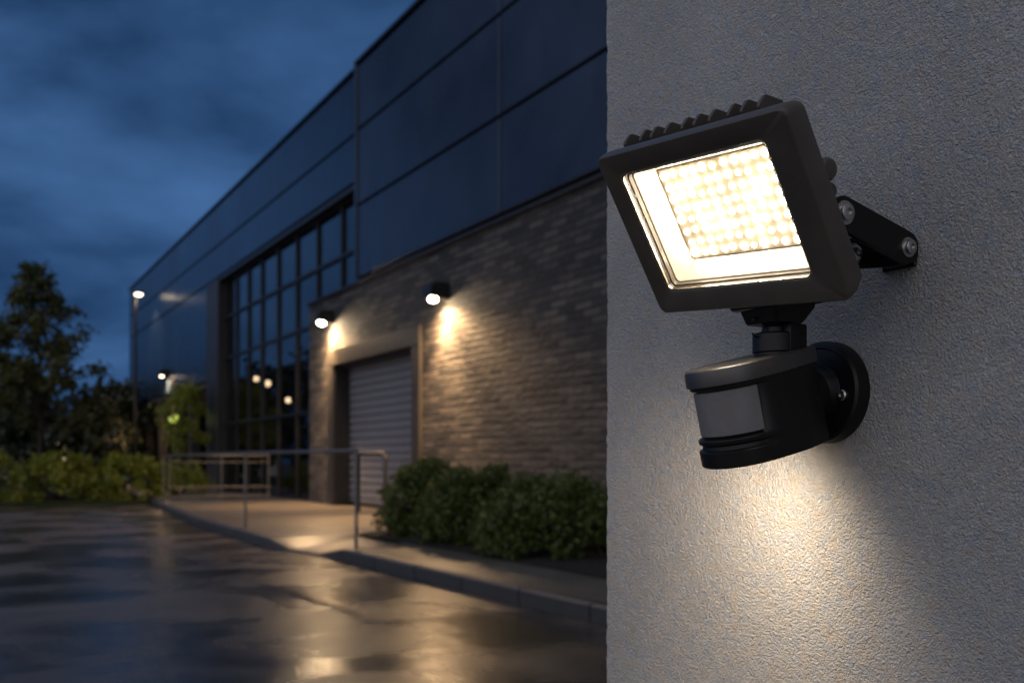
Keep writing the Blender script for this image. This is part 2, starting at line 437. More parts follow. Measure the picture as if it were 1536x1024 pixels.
# nub on the right edge and pivot lug
lathe(bm, (.103, .020, -.040), (1, 0, 0), [(0, .011), (.016, .011), (.019, .009), (.020, .004)], 20)
lathe(bm, (.106, .0, -.038), (1, 0, 0), [(0, .008), (.010, .008), (.012, .006)], 16)
housing = obj('housing', bm, M_bezel, fl, ML, True, 32)
# cooling fins: slanted plates standing over the back edge
fin_me = None
pitch = .0208
for i in range(12):
    x = -.112 + i * pitch + (.004 if i % 3 == 1 else 0)
    if x > .094: continue
    if fin_me is None:
        bm = B()
        prof = [(.02, -.0535), (.094, -.0300), (.0965, -.0320), (.1005, -.0420), (.0995, -.0455), (.086, -.0640), (.03, -.0705), (-.03, -.0705), (-.07, -.064), (-.08, -.0535)]
        prism(bm, prof, -.0018, .0018, lambda p, q2, d: Vector((d + (p - .09) * .05, p, q2)))
        bmesh.ops.bevel(bm, geom=bm.edges[:], offset=.0008, segments=1, affect='EDGES')
        o = obj('cooling_fin', bm, M_bezel, housing); fin_me = o.data
    else:
        o = bpy.data.objects.new('cooling_fin', fin_me); C.objects.link(o); o.parent = housing
    o.location = (x, 0, 0)
# bracket arms: plates standing square to the wall (wall frame a, b, h)
MB_ = inv @ MP
def plate(bm, pts, a0, a1, bev=.0016):
    n0 = len(bm.verts)
    prism(bm, [(b_, h_ + EYE) for b_, h_ in pts], a0, a1, lambda p, q2, d: Vector((d, p, q2)))
def capsule(p0, r0, p1, r1, n=9):
    d = Vector((p1[0] - p0[0], p1[1] - p0[1])); a = math.atan2(d.y, d.x)
    out = []
    for k in range(n): t_ = a + PI / 2 + PI * k / (n - 1); out.append((p0[0] + r0 * math.cos(t_), p0[1] + r0 * math.sin(t_)))
    for k in range(n): t_ = a - PI / 2 + PI * k / (n - 1); out.append((p1[0] + r1 * math.cos(t_), p1[1] + r1 * math.sin(t_)))
    return out
def at_px(px, py, a):
    """wall-frame (b, h) of the point of the plane a = const seen at a pixel of the photograph"""
    k = (px - 768) / 1493.33
    b_ = (.976 + a * T.x - k * a * T.y) / (-Nn.x + k * Nn.y)
    z = a * T.y + b_ * Nn.y
    return b_, (690 - py) / 1493.33 * z
A1 = 1.155
p0, p1 = at_px(1267, 319, A1), at_px(1362, 371, A1)
bm = B()
plate(bm, capsule(p0, .0165, p1, .0165, 11), A1, A1 + .006)
A2 = 1.185
r0, r1 = at_px(1276, 380, A2), at_px(1352, 381, A2)
plate(bm, capsule(r0, .0155, (r1[0] - .0, r1[1]), .0125, 11), A2, A2 + .006)
# cross web joining the two arms at the wall end, and a foot on the wall
box(bm, A1 + .006, A2, .004, .018, EYE + p1[1] - .016, EYE + p1[1] + .010)
box(bm, A1 + .001, A2 + .012, .0, .004, EYE + p1[1] - .017, EYE + p1[1] + .012, .001)
br = obj('mounting_bracket', bm, M_black, fl, MB_, True, 30)
def bolt(bm, b_, h_, a_, r):
    lathe(bm, (a_, b_, EYE + h_), (-1, 0, 0), [(-.002, r * 1.35), (.0012, r * 1.35), (.0016, r), (.0050, r * .96), (.0062, r * .7), (.0064, r * .4), (.0045, r * .38)], 20)
for (b_, h_, a_, r) in ((p0[0], p0[1], A1, .0086), (p1[0], p1[1], A1, .0075), (r0[0] - .004, r0[1], A2, .0078)):
    bm = B(); bolt(bm, b_, h_, a_, r); obj('bolt', bm, M_steel, br, None, True, 35)
# pivot block between arm and housing
bm = B()
lathe(bm, (A1 + .006, p0[0], EYE + p0[1]), (1, 0, 0), [(0, .013), (.05, .013)], 20)
lathe(bm, (A2 + .006, r0[0], EYE + r0[1]), (1, 0, 0), [(0, .011), (.03, .011)], 20)
obj('pivot_block', bm, M_black, fl, MB_, True, 35)

# wall plate
bm = B()
lathe(bm, (1.272, 0, EYE + .075), (0, 1, 0), [(0, .0565), (.012, .0565), (.0165, .0555), (.0185, .0525), (.0185, .049), (.0165, .0475), (.0165, .030), (.018, .029), (.026, .027), (.030, .024)], 64)
wp = obj('wall_plate', bm, M_black, fl, MB_, True, 28)
bm = B()
sb, sh = at_px(1275, 593, 1.238)
lathe(bm, (1.238, .0165, EYE + sh), (0, 1, 0), [(0, .0062), (.002, .0062), (.0034, .0050), (.0036, .0026), (.0020, .0024)], 20)
obj('screw', bm, M_steel, wp, None, True, 35)

# motion sensor head: frame x = toward the camera side, y = up, z = forward (out of the wall, tipped down)
tl = R(13.5)
fx = -T; fz = (Nn * math.cos(tl) - Vector((0, 0, 1)) * math.sin(tl)); fy = fz.cross(fx)
hub = MP @ Vector((1.272, .02, EYE + .075))
MSn = inv @ Matrix(((fx.x, fy.x, fz.x, hub.x), (fx.y, fy.y, fz.y, hub.y), (fx.z, fy.z, fz.z, hub.z), (0, 0, 0, 1)))
RB = .0455; ZC = .118; ZB = .030
def dloop(y, inset=0.0, grow=0.0, lim=96, xs=1.0):
    pts = []
    for k in range(49):
        a = -125 + 250 * k / 48
        f = 1.0 if abs(a) < 84 else max(0.0, 1 - (abs(a) - 84) / 10.0)
        if abs(a) <= 90:
            r = RB + grow - inset * f
            pts.append(Vector((r * math.sin(R(a)), y, ZC + r * math.cos(R(a)))))
        else:
            s = (abs(a) - 90) / 35.0
            x = RB + grow - inset * f - .010 * max(0, s - .55) / .45
            pts.append(Vector((math.copysign(x, a), y, ZC - (ZC - ZB + grow) * s)))
    return pts
bm = B()
loft(bm, [dloop(y, i, g_) for y, i, g_ in ((-.0485, .006, -.002), (-.0480, .0015, 0), (-.0462, 0, 0), (-.0315, 0, .0002), (-.0302, .0015, 0), (-.0294, .0035, 0), (-.0255, .0045, 0), (-.0240, .0035, 0),
                                      (-.0233, .0012, 0), (-.0197, .0008, 0), (-.0188, .0015, 0), (-.0178, .0042, 0), (-.0158, .0075, 0), (.0315, .0075, 0), (.0323, .0035, 0), (.0336, .0018, 0), (.0362, .0015, 0))])
sbody = obj('sensor_body', bm, M_black, fl, MSn, True, 30)
bm = B()
loft(bm, [dloop(y, i, g_) for y, i, g_ in ((.0364, .0012, 0), (.0370, 0, .0008), (.0378, 0, .0014), (.0520, 0, .0012), (.0538, 0, .0004), (.0548, 0, -.0012), (.0552, 0, -.0035))])
obj('top_cap', bm, M_cap, sbody, None, True, 30)
# milky curved lens
bm = B()
def arc(y, r, a0=-31, a1=84, n=13): return [Vector((r * math.sin(R(a0 + (a1 - a0) * k / n)), y, ZC + r * math.cos(R(a0 + (a1 - a0) * k / n)))) for k in range(n + 1)]
ra, rb_ = arc(0, RB - .0042), list(reversed(arc(0, RB - .0070)))
lv = []
for y, s in ((-.0155, -.0012), (-.0145, 0), (.0300, 0), (.0311, -.0012)):
    lv.append([Vector((p.x, y, p.z)) for p in arc(0, RB - .0042 + s)] + [Vector((p.x, y, p.z)) for p in rb_])
loft(bm, lv)
obj('sensor_lens', bm, M_pir, sbody, None, True, 9)
# downlight put in under the sensor head to throw the wall's light pool
bm = B()
lathe(bm, (-.024, -.0484, ZC + .004), (0, -1, 0), [(0, .016), (.001, .0155), (.0018, .010), (.0021, .001)], 28)
dl = obj('added_downlight_lens', bm, emit('added_downlight_glow', (1, .72, .42), 6.0), sbody, None, True, 40)
ADDED_DOWNLIGHT = True
DL_POS = (-.030, -.0560, ZC + .004)
# hub between plate and head
bm = B()
lathe(bm, (0, 0, -.004), (0, 0, 1), [(0, .026), (.012, .025), (.016, .031), (.034, .031), (.036, .028)], 36)
obj('swivel_hub', bm, M_black, fl, MSn, True, 30)
# neck: collar, stem, saddle under the lamp head
NA, NB = 1.260, .091
bm = B()
lathe(bm, (NA, NB, EYE + .098), (0, 0, 1), [(0, .026), (.010, .0255), (.012, .0235), (.0145, .0235), (.016, .0252), (.034, .0252), (.036, .0235), (.0362, .018), (.028, .017)], 40)
box(bm, NA - .026, NA - .014, NB - .019, NB + .006, EYE + .112, EYE + .1425, .003, 2)
collar = obj('neck_collar', bm, M_black, fl, MB_, True, 30)
bm = B()
lathe(bm, (NA, NB, EYE + .124), (0, 0, 1), [(0, .0165), (.008, .0165), (.011, .0135), (.016, .0135), (.022, .0175), (.030, .0175)], 32)
# clamp screw loop at the side
obj('neck_stem', bm, M_black, fl, MB_, True, 30)
bm = B()
pts = [Vector((NA + .002, NB + .026 + .0085 * math.cos(x_), EYE + .139 + .010 * math.sin(x_))) for x_ in [R(40 + 280 * k / 14) for k in range(15)]]
tube(bm, pts, .0011, 8)
obj('cable_loop', bm, M_black, fl, MB_, True)
bm = B()
def sad(h, b0, b1, a0, a1, c=.004):
    return [Vector((a0 + c, b0, EYE + h)), Vector((a1 - c, b0, EYE + h)), Vector((a1, b0 + c, EYE + h)), Vector((a1, b1 - c, EYE + h)), Vector((a1 - c, b1, EYE + h)), Vector((a0 + c, b1, EYE + h)), Vector((a0, b1 - c, EYE + h)), Vector((a0, b0 + c, EYE + h))]
loft(bm, [sad(.1435, NB - .016, NB + .022, NA - .024, NA + .024), sad(.1455, NB - .018, NB + .024, NA - .025, NA + .025), sad(.160, NB - .030, NB + .030, NA - .028, NA + .028), sad(.1655, NB - .032, NB + .031, NA - .028, NA + .028), sad(.1700, NB - .036, NB + .027, NA - .026, NA + .026), sad(.195, NB - .036, NB + .010, NA - .026, NA + .026)])
lathe(bm, (NA - .030, NB + .032, EYE + .1655), (1, 0, 0), [(0, .0075), (.003, .0085), (.057, .0085), (.060, .0075)], 20)
lathe(bm, (NA - .032, NB - .034, EYE + .1745), (1, 0, 0), [(0, .0085), (.003, .0095), (.061, .0095), (.064, .0085)], 20)
obj('saddle', bm, M_black, fl, MB_, True, 30)

# ------------------------------------------------------------------ warehouse
wh = thing('warehouse', 'long warehouse with brick ground storey and dark blue metal cladding', 'building', MF)
HB = 5.31; HT = 10.28
bm = B()
box(bm, 2, 22.85, -.4, 0, -.05, HB)
box(bm, 22.85, 28.45, -.4, 0, 3.97, HB)
box(bm, 28.45, 30.1, -.4, 0, -.05, HB)
obj('brick_wall', bm, M_brick, wh)
bm = B(); box(bm, 2, 30.12, -.02, .08, HB + .002, HB + .07, .01)
obj('flashing_strip', bm, M_darkmetal, wh)
# panels, near block stands proud of the far block
def panel(u0, u1, h0, h1, w0, w1, mat, g_=.028):
    bm = B(); box(bm, u0 + g_, u1 - g_, w0, w1, h0 + g_, h1 - g_, .012, 1)
    return obj('cladding_panel', bm, mat, wh)
for u0, u1 in ((2, 5.6), (5.6, 12.5), (12.5, 19.4), (19.4, 26.3)):
    for h0, h1 in ((HB + .1, 7.08), (7.08, 8.81), (8.81, HT)):
        panel(u0, u1, h0, h1, .02, .11, M_clad)
for u0, u1 in ((26.32, 32.8), (32.8, 41.0), (41.0, 48.0), (48.0, 54.5), (54.5, 61.0)):
    for h0, h1 in ((7.74, 8.87), (8.87, HT)):
        panel(u0, u1, h0, h1, -.12, .0, M_clad2)
for u0, u1 in ((42.3, 48.0), (48.0, 54.5), (54.5, 61.0)):
    panel(u0, u1, 4.15, 7.74, -.12, .0, M_clad2)
bm = B(); box(bm, 40.55, 42.28, -.5, .03, 0.1, 7.72, .02); obj('cladding_pier', bm, plain('brown_pier_metal', (.035, .03, .028), .45, .2, .2, 2), wh)
# dark backing behind the joints, end walls, roof
bm = B()
box(bm, 2, 26.3, -.4, .018, HB + .09, HT - .02)
box(bm, 26.3, 61, -.4, -.125, 7.72, HT - .02)
box(bm, 42.3, 61, -.4, -.125, 4.13, 7.71)
box(bm, 60.75, 60.98, -22, -.4, 0, HT - .02)
box(bm, 2, 2.3, -22, -.4, 0, HT - .02)
box(bm, 2, 60.98, -22.3, -22, 0, HT - .02)
obj('back_wall', bm, M_darkmetal, wh)
bm = B(); box(bm, 2, 60.98, -22.3, -.1, HT - .02, HT + .04); obj('roof', bm, M_roof, wh)
bm = B()
box(bm, 2, 26.34, -.3, .16, HT + .042, HT + .13, .01)
box(bm, 26.22, 26.34, .021, .15, HB + .12, HT + .04, .008)
obj('parapet_coping', bm, M_clad, wh)
bm = B(); box(bm, 26.36, 61.04, -.3, .05, HT + .042, HT + .12, .01)
obj('parapet_coping', bm, M_clad2, wh)
# corner downpipe
# lobby interior
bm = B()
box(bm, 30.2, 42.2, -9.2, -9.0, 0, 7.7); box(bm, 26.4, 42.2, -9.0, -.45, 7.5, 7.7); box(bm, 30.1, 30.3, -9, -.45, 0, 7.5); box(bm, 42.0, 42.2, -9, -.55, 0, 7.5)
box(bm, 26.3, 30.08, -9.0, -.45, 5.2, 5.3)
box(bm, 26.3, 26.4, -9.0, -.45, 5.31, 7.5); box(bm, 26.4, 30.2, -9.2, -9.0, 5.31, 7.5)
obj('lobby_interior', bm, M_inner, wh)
# window reveal (top, far side)
bm = B(); box(bm, 26.38, 40.5, -.42, -.01, 7.60, 7.715); box(bm, 40.40, 40.53, -.42, .01, .1, 7.6); box(bm, 26.30, 26.40, -.42, -.01, HB + .1, 7.6)
obj('window_reveal', bm, M_darkmetal, wh)
# curtain wall windows
def window(u0, u1, h0, h1):
    bm = B(); w0, w1 = -.34, -.20; f = .038
    box(bm, u0, u0 + f, w0, w1, h0, h1); box(bm, u1 - f, u1, w0, w1, h0, h1)
    box(bm, u0 + f, u1 - f, w0, w1, h0, h0 + f); box(bm, u0 + f, u1 - f, w0, w1, h1 - f, h1)
    o = obj('window', bm, M_darkmetal, wh)
    bm = B(); box(bm, u0 + f, u1 - f, -.285, -.265, h0 + f, h1 - f); obj('pane', bm, M_winglass, o)
us = [26.42, 28.2, 30.1, 31.95, 33.8, 35.6, 37.2, 38.8, 40.38]
for u0, u1 in zip(us, us[1:]):
    hs = [HB + .1, 6.3, 7.58] if u1 < 30.2 else [.15, 2.55, 4.85, 6.3, 7.58]
    for h0, h1 in zip(hs, hs[1:]): window(u0 + .005, u1 - .005, h0 + .004, h1 - .004)
# roller door and its surround
bm = B()
box(bm, 22.85, 23.25, -.4, .07, .14, 3.57, .01); box(bm, 28.05, 28.45, -.4, .07, .14, 3.57, .01); box(bm, 22.85, 28.45, -.4, .075, 3.572, 3.97, .01)
obj('door_surround', bm, M_surround, wh)
bm = B()
prof = []
h = .15; k = 0
while h < 3.6:
    prof += [(-.385, h), (-.340, h + .035), (-.340, h + .15), (-.385, h + .175)]; h += .18
loops = [[Vector((u, w, hh)) for w, hh in prof] for u in (23.24, 28.06)]
va = [[bm.verts.new(p) for p in lp_] for lp_ in loops]
for i in range(len(prof) - 1): bm.faces.new((va[0][i], va[0][i + 1], va[1][i + 1], va[1][i]))
rd = obj('roller_door', bm, M_door, wh)
bm = B(); box(bm, 27.97, 28.047, -.335, .045, .15, 3.568); box(bm, 23.253, 23.30, -.335, .045, .15, 3.568); box(bm, 23.30, 27.97, -.335, -.10, 3.50, 3.568)  # dark boxes covering the inner faces of jambs and head
obj('dark_jamb_liner', bm, M_darkmetal, wh)
bm = B(); box(bm, 23.26, 28.04, -.35, -.30, .15, .26, .01); obj('bottom_bar', bm, M_darkmetal, rd)
# recessed entrance on the far block
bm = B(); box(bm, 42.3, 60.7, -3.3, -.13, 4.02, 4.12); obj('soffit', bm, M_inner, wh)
for u in (42.9, 46.2, 49.6, 53.2, 56.8, 60.2):
    bm = B(); box(bm, u - .2, u + .2, -.55, -.15, .1, 4.015, .02); obj('column', bm, M_surround, wh)
for i in range(7):
    u0 = 42.4 + i * 2.6
    bm = B(); box(bm, u0, u0 + .07, -3.2, -3.08, .1, 4.01); box(bm, u0 + .07, u0 + 2.52, -3.2, -3.08, 3.93, 4.01); box(bm, u0 + 2.52, u0 + 2.59, -3.2, -3.08, .1, 4.01); box(bm, u0 + .07, u0 + 2.52, -3.2, -3.08, .1, .2); box(bm, u0 + .07, u0 + 2.52, -3.2, -3.08, 2.3, 2.37)
    o = obj('entrance_window', bm, M_darkmetal, wh)
    bm = B(); box(bm, u0 + .07, u0 + 2.52, -3.15, -3.13, .2, 2.3); box(bm, u0 + .07, u0 + 2.52, -3.15, -3.13, 2.37, 3.93); obj('pane', bm, M_winglass, o)
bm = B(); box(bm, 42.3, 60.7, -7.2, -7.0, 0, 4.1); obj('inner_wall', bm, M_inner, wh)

# ------------------------------------------------------------------ wall lamps
def spot(name, loc, power, col, size, blend, parent=None, rad=.06, rot=(0, 0, 0)):
    d = bpy.data.lights.new(name, 'SPOT'); d.energy = power; d.color = col; d.spot_size = R(size); d.spot_blend = blend; d.shadow_soft_size = rad
    o = bpy.data.objects.new(name, d); C.objects.link(o); o.location = loc; o.rotation_euler = rot
    if parent is not None: o.parent = parent
    return o
WARM = (1, .60, .28)
def wall_lamp(label, u, h, power, lens=None, wide=.30):
    t = thing('wall_lamp', label, 'wall lamp', at(u, 0, h), 'lamps on the warehouse front')
    bm = B()
    prism(bm, [(.0, .22), (.30, .22), (.40, .14), (.40, -.06), (.0, -.10)], -.19, .19, lambda p, q2, d: Vector((d, p, q2)))
    bmesh.ops.bevel(bm, geom=bm.edges[:], offset=.012, segments=2, affect='EDGES')
    obj('housing', bm, M_hoop, t)
    bm = B(); lathe(bm, (0, .27, -.06), (0, 0, -1), [(0, .08), (.035, .08), (.06, .066), (.074, .038), (.078, .003)], 24)
    obj('lamp_lens', bm, lens or M_lamp, t, None, True, 40)
    spot('lamp_light', (0, .24, -.17), power, WARM, 88, 1.0, t, .05)
    spot('lamp_spill', (0, .24, -.17), power * wide, WARM, 168, .7, t, .05)
    return t
dlo = spot('added_downlight', DL_POS, 5.2, (1, .80, .57), 178, 1.0, sbody, .032)  # spot added below the lens, aimed to place the pool on the wall
_w = T * .125 - Nn * .10 - Vector((0, 0, 1)) * .15
dlo.rotation_euler = Vector((_w.dot(fx), _w.dot(fy), _w.dot(fz))).to_track_quat('-Z', 'Y').to_euler()
wall_lamp('black wall lamp right of the roller door, washing the bricks', 21.75, 4.38, 1800, emit('warm_lamp_lens', (1, .74, .44), 300.0))
wall_lamp('bright wall lamp at the corner of the brick wall left of the roller door', 28.3, 4.72, 1800, emit('bright_lamp_lens', (1, .74, .44), 650.0))
wall_lamp('small wall lamp on the far blue cladding above the recessed entrance', 49.9, 5.0, 1500, M_street)

# interior pendant globes seen through the glass
def pendant(label, u, w, h, r, mat, top, cat='pendant lamp'):
    t = thing('pendant_lamp', label, cat, at(u, w, h), 'small lamps glowing inside the warehouse')
    bm = B(); lathe(bm, (0, 0, -r), (0, 0, 1), [(r + r * math.sin(R(a)), max(.002, r * math.cos(R(a)))) for a in range(-90, 91, 15)], 18)
    obj('globe', bm, mat, t, None, True)
    bm = B(); tube(bm, [(0, 0, r - .01), (0, 0, top - h)], .012, 6); obj('cord', bm, M_hoop, t)
pendant('left of two lamps glowing high behind the dark window wall', 38.4, -.8, 4.02, .09, M_globe, 7.5)
pendant('right of two lamps glowing high behind the dark window wall', 37.0, -.8, 3.77, .10, M_globe, 7.5)
pendant('dim lamp low behind the window wall beside the brick corner', 34.7, -.8, 3.1, .08, M_globe, 7.5)
pendant('white lamp under the soffit above the yellow green globe', 51.3, -.5, 3.80, .09, M_globe, 4.02)
t = thing('globe_lamp', 'yellow green globe lamp glowing on a slim post by the recessed entrance', 'post lamp', at(45.4, .6, .14))
bm = B(); lathe(bm, (0, 0, 2.56), (0, 0, 1), [(.19 + .19 * math.sin(R(a)), max(.003, .19 * math.cos(R(a)))) for a in range(-90, 91, 15)], 18); obj('globe', bm, M_green, t, None, True)
bm = B(); tube(bm, [(0, 0, 0), (0, 0, 2.6)], .035, 8); obj('post', bm, M_hoop, t, None, True, 40)

# ------------------------------------------------------------------ street lamp
t = thing('street_lamp', 'tall slim street lamp with lit head before the far end of the warehouse', 'street lamp', Matrix.Translation((-17.4, 46, .1)))
bm = B(); tube(bm, [(0, 0, 0), (0, 0, 1.2), (0, 0, 8.75)], [.11, .085, .06], 12); obj('pole', bm, M_hoop, t, None, True, 40)
bm = B(); tube(bm, [(0, 0, 8.71), (.08, -.02, 8.81), (.30, -.05, 8.85)], .04, 8); obj('arm', bm, M_hoop, t, None, True)
bm = B(); box(bm, -.10, .42, -.2, .1, 8.82, 8.92, .03, 2); obj('lamp_head', bm, M_hoop, t)
bm = B(); lathe(bm, (.17, -.06, 8.825), (0, 0, -1), [(0, .17), (.05, .165), (.09, .12), (.105, .004)], 20); obj('lamp_lens', bm, M_street, t, None, True)
spot('lamp_light', (.17, -.06, 8.6), 200, (1, .72, .42), 125, .5, t, .1)

# ------------------------------------------------------------------ railings
rt = thing('handrail', 'long grey metal handrail with three posts along the kerb', 'railing', MF)
fp = [(16.4, 3.79), (21.0, 4.0), (32.4, 3.28)]
for u, w in fp:
    bm = B(); tube(bm, [(u, w, .14), (u, w, 1.36)], .021, 12); lathe(bm, (u, w, .14), (0, 0, 1), [(0, .08), (.012, .08), (.014, .04)], 16)
    obj('post', bm, M_rail, rt, None, True, 40)
bm = B(); tube(bm, [(u, w, 1.37) for u, w in fp], .023, 12); obj('top_rail', bm, M_rail, rt, None, True, 40)
rs_ = thing('handrail', 'short grey four bar railing between kerb and brick corner', 'railing', MF)
for w in (.45, 1.75, 3.12):
    bm = B(); tube(bm, [(32.4, w, .14), (32.4, w, 1.38)], .022, 12); obj('post', bm, M_rail, rs_, None, True, 40)
for h, r in ((1.38, .024), (1.2, .014), (.52, .02), (.28, .02)):
    bm = B(); tube(bm, [(32.4, .40, h), (32.4, 3.16, h)], r, 10); obj('rail', bm, M_rail, rs_, None, True, 40)
bm = B()
hp = [(23.45, .55, .14), (23.45, .55, 1.28), (23.48, .55, 1.35), (23.55, .55, 1.38), (24.9, .55, 1.38), (24.97, .55, 1.35), (25.0, .55, 1.28), (25.0, .55, .14)]
tube(bm, hp, .045, 10)
tag(obj('hoop_barrier', bm, M_hoop, M=MF, smooth=True, auto=60), 'black steel hoop barrier standing before the roller door', 'barrier')

# ------------------------------------------------------------------ foliage
def leaves(name, pts, size, mat, parent, rnd, flat=.0):
    vs, fs = [], []
    for p in pts:
        d = Vector((rnd.gauss(0, 1), rnd.gauss(0, 1), rnd.gauss(0, 1) * (1 - flat))).normalized()
        n = Vector((rnd.gauss(0, 1), rnd.gauss(0, 1), rnd.gauss(.7, 1)))
        s = d.cross(n)
        if s.length < 1e-3: continue
        s.normalize(); up = s.cross(d)
        l = size * rnd.uniform(.7, 1.35); wd = l * rnd.uniform(.3, .42)
        k = len(vs); p = Vector(p)
        vs += [p - d * l * .5, p + s * wd - d * l * .05 + up * l * .06, p + d * l * .5 - up * l * .1, p - s * wd - d * l * .05 + up * l * .06]
        fs += [(k, k + 1, k + 2), (k, k + 2, k + 3)]
    return raw(name, vs, fs, mat, parent)

def shrub_points(rnd, rx, ry, h, n, clumps, low=.05):
    """leaf clumps through a mounded volume"""
    cs = []
    for _ in range(clumps):
        a = rnd.uniform(0, 2 * PI); v = rnd.uniform(0, 1)
        zz = low + (1 - low) * (1 - v ** 1.5)
        prof = math.sqrt(max(0, 1 - ((zz - .38) / .68) ** 2))
        rr = rnd.uniform(.62, 1.0) * prof
        cs.append((Vector((rx * rr * math.cos(a), ry * rr * math.sin(a), h * zz * rnd.uniform(.9, 1.06))), rnd.uniform(.09, .17) * (rx + ry) / 1.1))
    pts = []
    for i in range(n):
        c, r = cs[rnd.randrange(len(cs))]
        d = Vector((rnd.gauss(0, 1), rnd.gauss(0, 1), rnd.gauss(0, 1))).normalized() * r * rnd.uniform(.3, 1) ** .5
        p = c + d
        p.z = max(p.z, .02)
        pts.append(p)
    return pts, cs

def shrub(name, label, cat, M, rx, ry, h, n, clumps, size, mat, group, seed):
    rnd = random.Random(seed)
    t = thing(name, label, cat, M, group)
    n = int(n * 1.0)
    pts, cs = shrub_points(rnd, rx, ry, h, n, clumps)
    leaves('foliage', pts, size, mat, t, rnd)
    bm = B()
    for c, r in cs[::2]:
        b0 = Vector((rnd.uniform(-.12, .12), rnd.uniform(-.12, .12), -.03))
        tube(bm, [b0, b0.lerp(c, .5) + Vector((0, 0, .08)), c], [.014, .010, .004], 5)
    obj('stems', bm, M_bark, t)
    return t
BG = 'clipped bushes in the planting bed'
shrub('bush', 'lit yellow green bush at the left end of the planting bed', 'bush', at(17.85, 2.15, .17), .72, .70, .94, 9000, 90, .062, M_leaf, BG, 1)
shrub('bush', 'dark green bush in the middle of the planting bed', 'bush', at(16.25, 2.2, .17), .80, .74, .84, 9500, 95, .062, M_leaf, BG, 2)
shrub('bush', 'darkest bush of the planting bed, touching the white stucco wall edge', 'bush', at(14.25, 2.2, .17), .92, .78, .74, 9500, 95, .062, M_leaf, BG, 3)

HG = 'low shrubs of the hedge at the end of the road'
hl = ['low hedge shrub nearest the warehouse railing', 'low hedge shrub second from the warehouse railing', 'low hedge shrub third from the warehouse railing', 'low hedge shrub right of the tree trunk', 'low hedge shrub in front of the tree trunk', 'low hedge shrub left of the tree trunk, at the photo edge', 'low hedge shrub beyond the left edge']
for i in range(6):
    w = 3.6 + i * 1.95
    shrub('hedge_shrub', hl[i], 'shrub', at(36.0 + .35 * math.sin(i * 2.3), w, .09), 1.02, 1.12, 1.18 + .12 * math.sin(i * 3.1), 3600, 60, .11, M_hedge, HG, 20 + i)
# smaller plants in front of the entrance
shrub('entrance_plant', 'loose low plants behind the short four bar railing', 'plant', at(37.5, 2.0, .15), 1.3, 1.0, .85, 2200, 40, .10, M_hedge, None, 41)

def tree(name, label, M, H, rad, trunk_h, n, size, mat, seed, shape='cone', group=None, tr=.11, limbs=26, cl=.5):
    rnd = random.Random(seed)
    t = thing(name, label, 'tree', M, group)
    bm = B()
    lean = [Vector((rnd.uniform(-.06, .06) * k, rnd.uniform(-.06, .06) * k, H * .97 * k / 6)) for k in range(7)]
    tube(bm, lean, [tr * (1 - .85 * k / 6) for k in range(7)], 8)
    pts = []
    for i in range(limbs):
        f = i / (limbs - 1)
        z0 = trunk_h + (H - trunk_h) * f * .93
        if shape == 'cone': rr = rad * (1 - f) ** .8 * (.55 + .45 * min(1, f * 6)) + .22
        else: rr = rad * math.sqrt(max(.05, 1 - (2 * f - .85) ** 2 * .85))
        rr *= rnd.uniform(.62, 1.15)
        a = i * 2.4 + rnd.uniform(-.4, .4)
        st = Vector((0, 0, z0)); en = Vector((rr * math.cos(a), rr * math.sin(a), z0 + rr * rnd.uniform(.15, .55)))
        en.z = min(en.z, H)
        midp = st.lerp(en, .5) + Vector((0, 0, -.06 * rr))
        tube(bm, [st, midp, en], [tr * .38 * (1 - .6 * f), tr * .22 * (1 - .5 * f), .012], 5)
        m = int(n / limbs * (.45 + 1.1 * rr / rad))
        k = max(3, int(rr / cl * 2.2))
        cs = [st.lerp(en, rnd.uniform(.35, 1.05)) + Vector((rnd.gauss(0, .22), rnd.gauss(0, .22), rnd.gauss(0, .2))) * cl * 1.4 for _ in range(k)]
        for _ in range(m):
            c = cs[rnd.randrange(k)]
            pts.append(c + Vector((rnd.gauss(0, 1), rnd.gauss(0, 1), rnd.gauss(0, .8))) * cl * .38)
    obj('trunk', bm, M_bark, t)
    leaves('crown', pts, size, mat, t, rnd)
    return t
tree('young_tree', 'leafy conical tree with thin dark trunk behind the hedge at the left edge', Matrix.Translation((-14.1, 29.6, .1)), 7.1, 2.3, 2.1, 6800, .15, M_tree, 5, cl=.36, limbs=32)
tree('young_tree', 'slim young tree lit by the far wall lamp beside the glazed entrance', at(41.6, .95, .1), 4.0, .9, 1.5, 1600, .13, M_hedge, 8, 'round', tr=.05, limbs=14, cl=.35)
TG = 'dark trees beyond the lawn'
far = [(-32, 48, 7.4, 3.0), (-26.5, 50, 6.4, 2.6), (-22.5, 47, 4.6, 2.0), (-19.3, 49, 5.0, 1.5), (-18.5, 44, 3.6, 1.6), (-23.0, 58, 4.9, 2.6), (-29, 60, 7.5, 3.2), (-35, 55, 8.0, 3.2)]
fl_ = ['far dark tree at the left photo edge', 'far dark tree behind the leafy conical tree', 'far dark tree just right of the conical tree trunk', 'tallest far tree left of the warehouse corner', 'lowest far tree, close beside the warehouse corner', 'hindmost far tree between conical tree and warehouse', 'hindmost far tree behind the conical tree crown', 'hindmost far tree at the left photo edge']
for i, (x, y, h, r) in enumerate(far):
    tree('far_tree', fl_[i], Matrix.Translation((x, y, .05)), h, r, .5 if i == 4 else .9, 1900, .34, M_far, 60 + i, 'round' if i % 2 else 'cone', TG, .13, 18, .8)

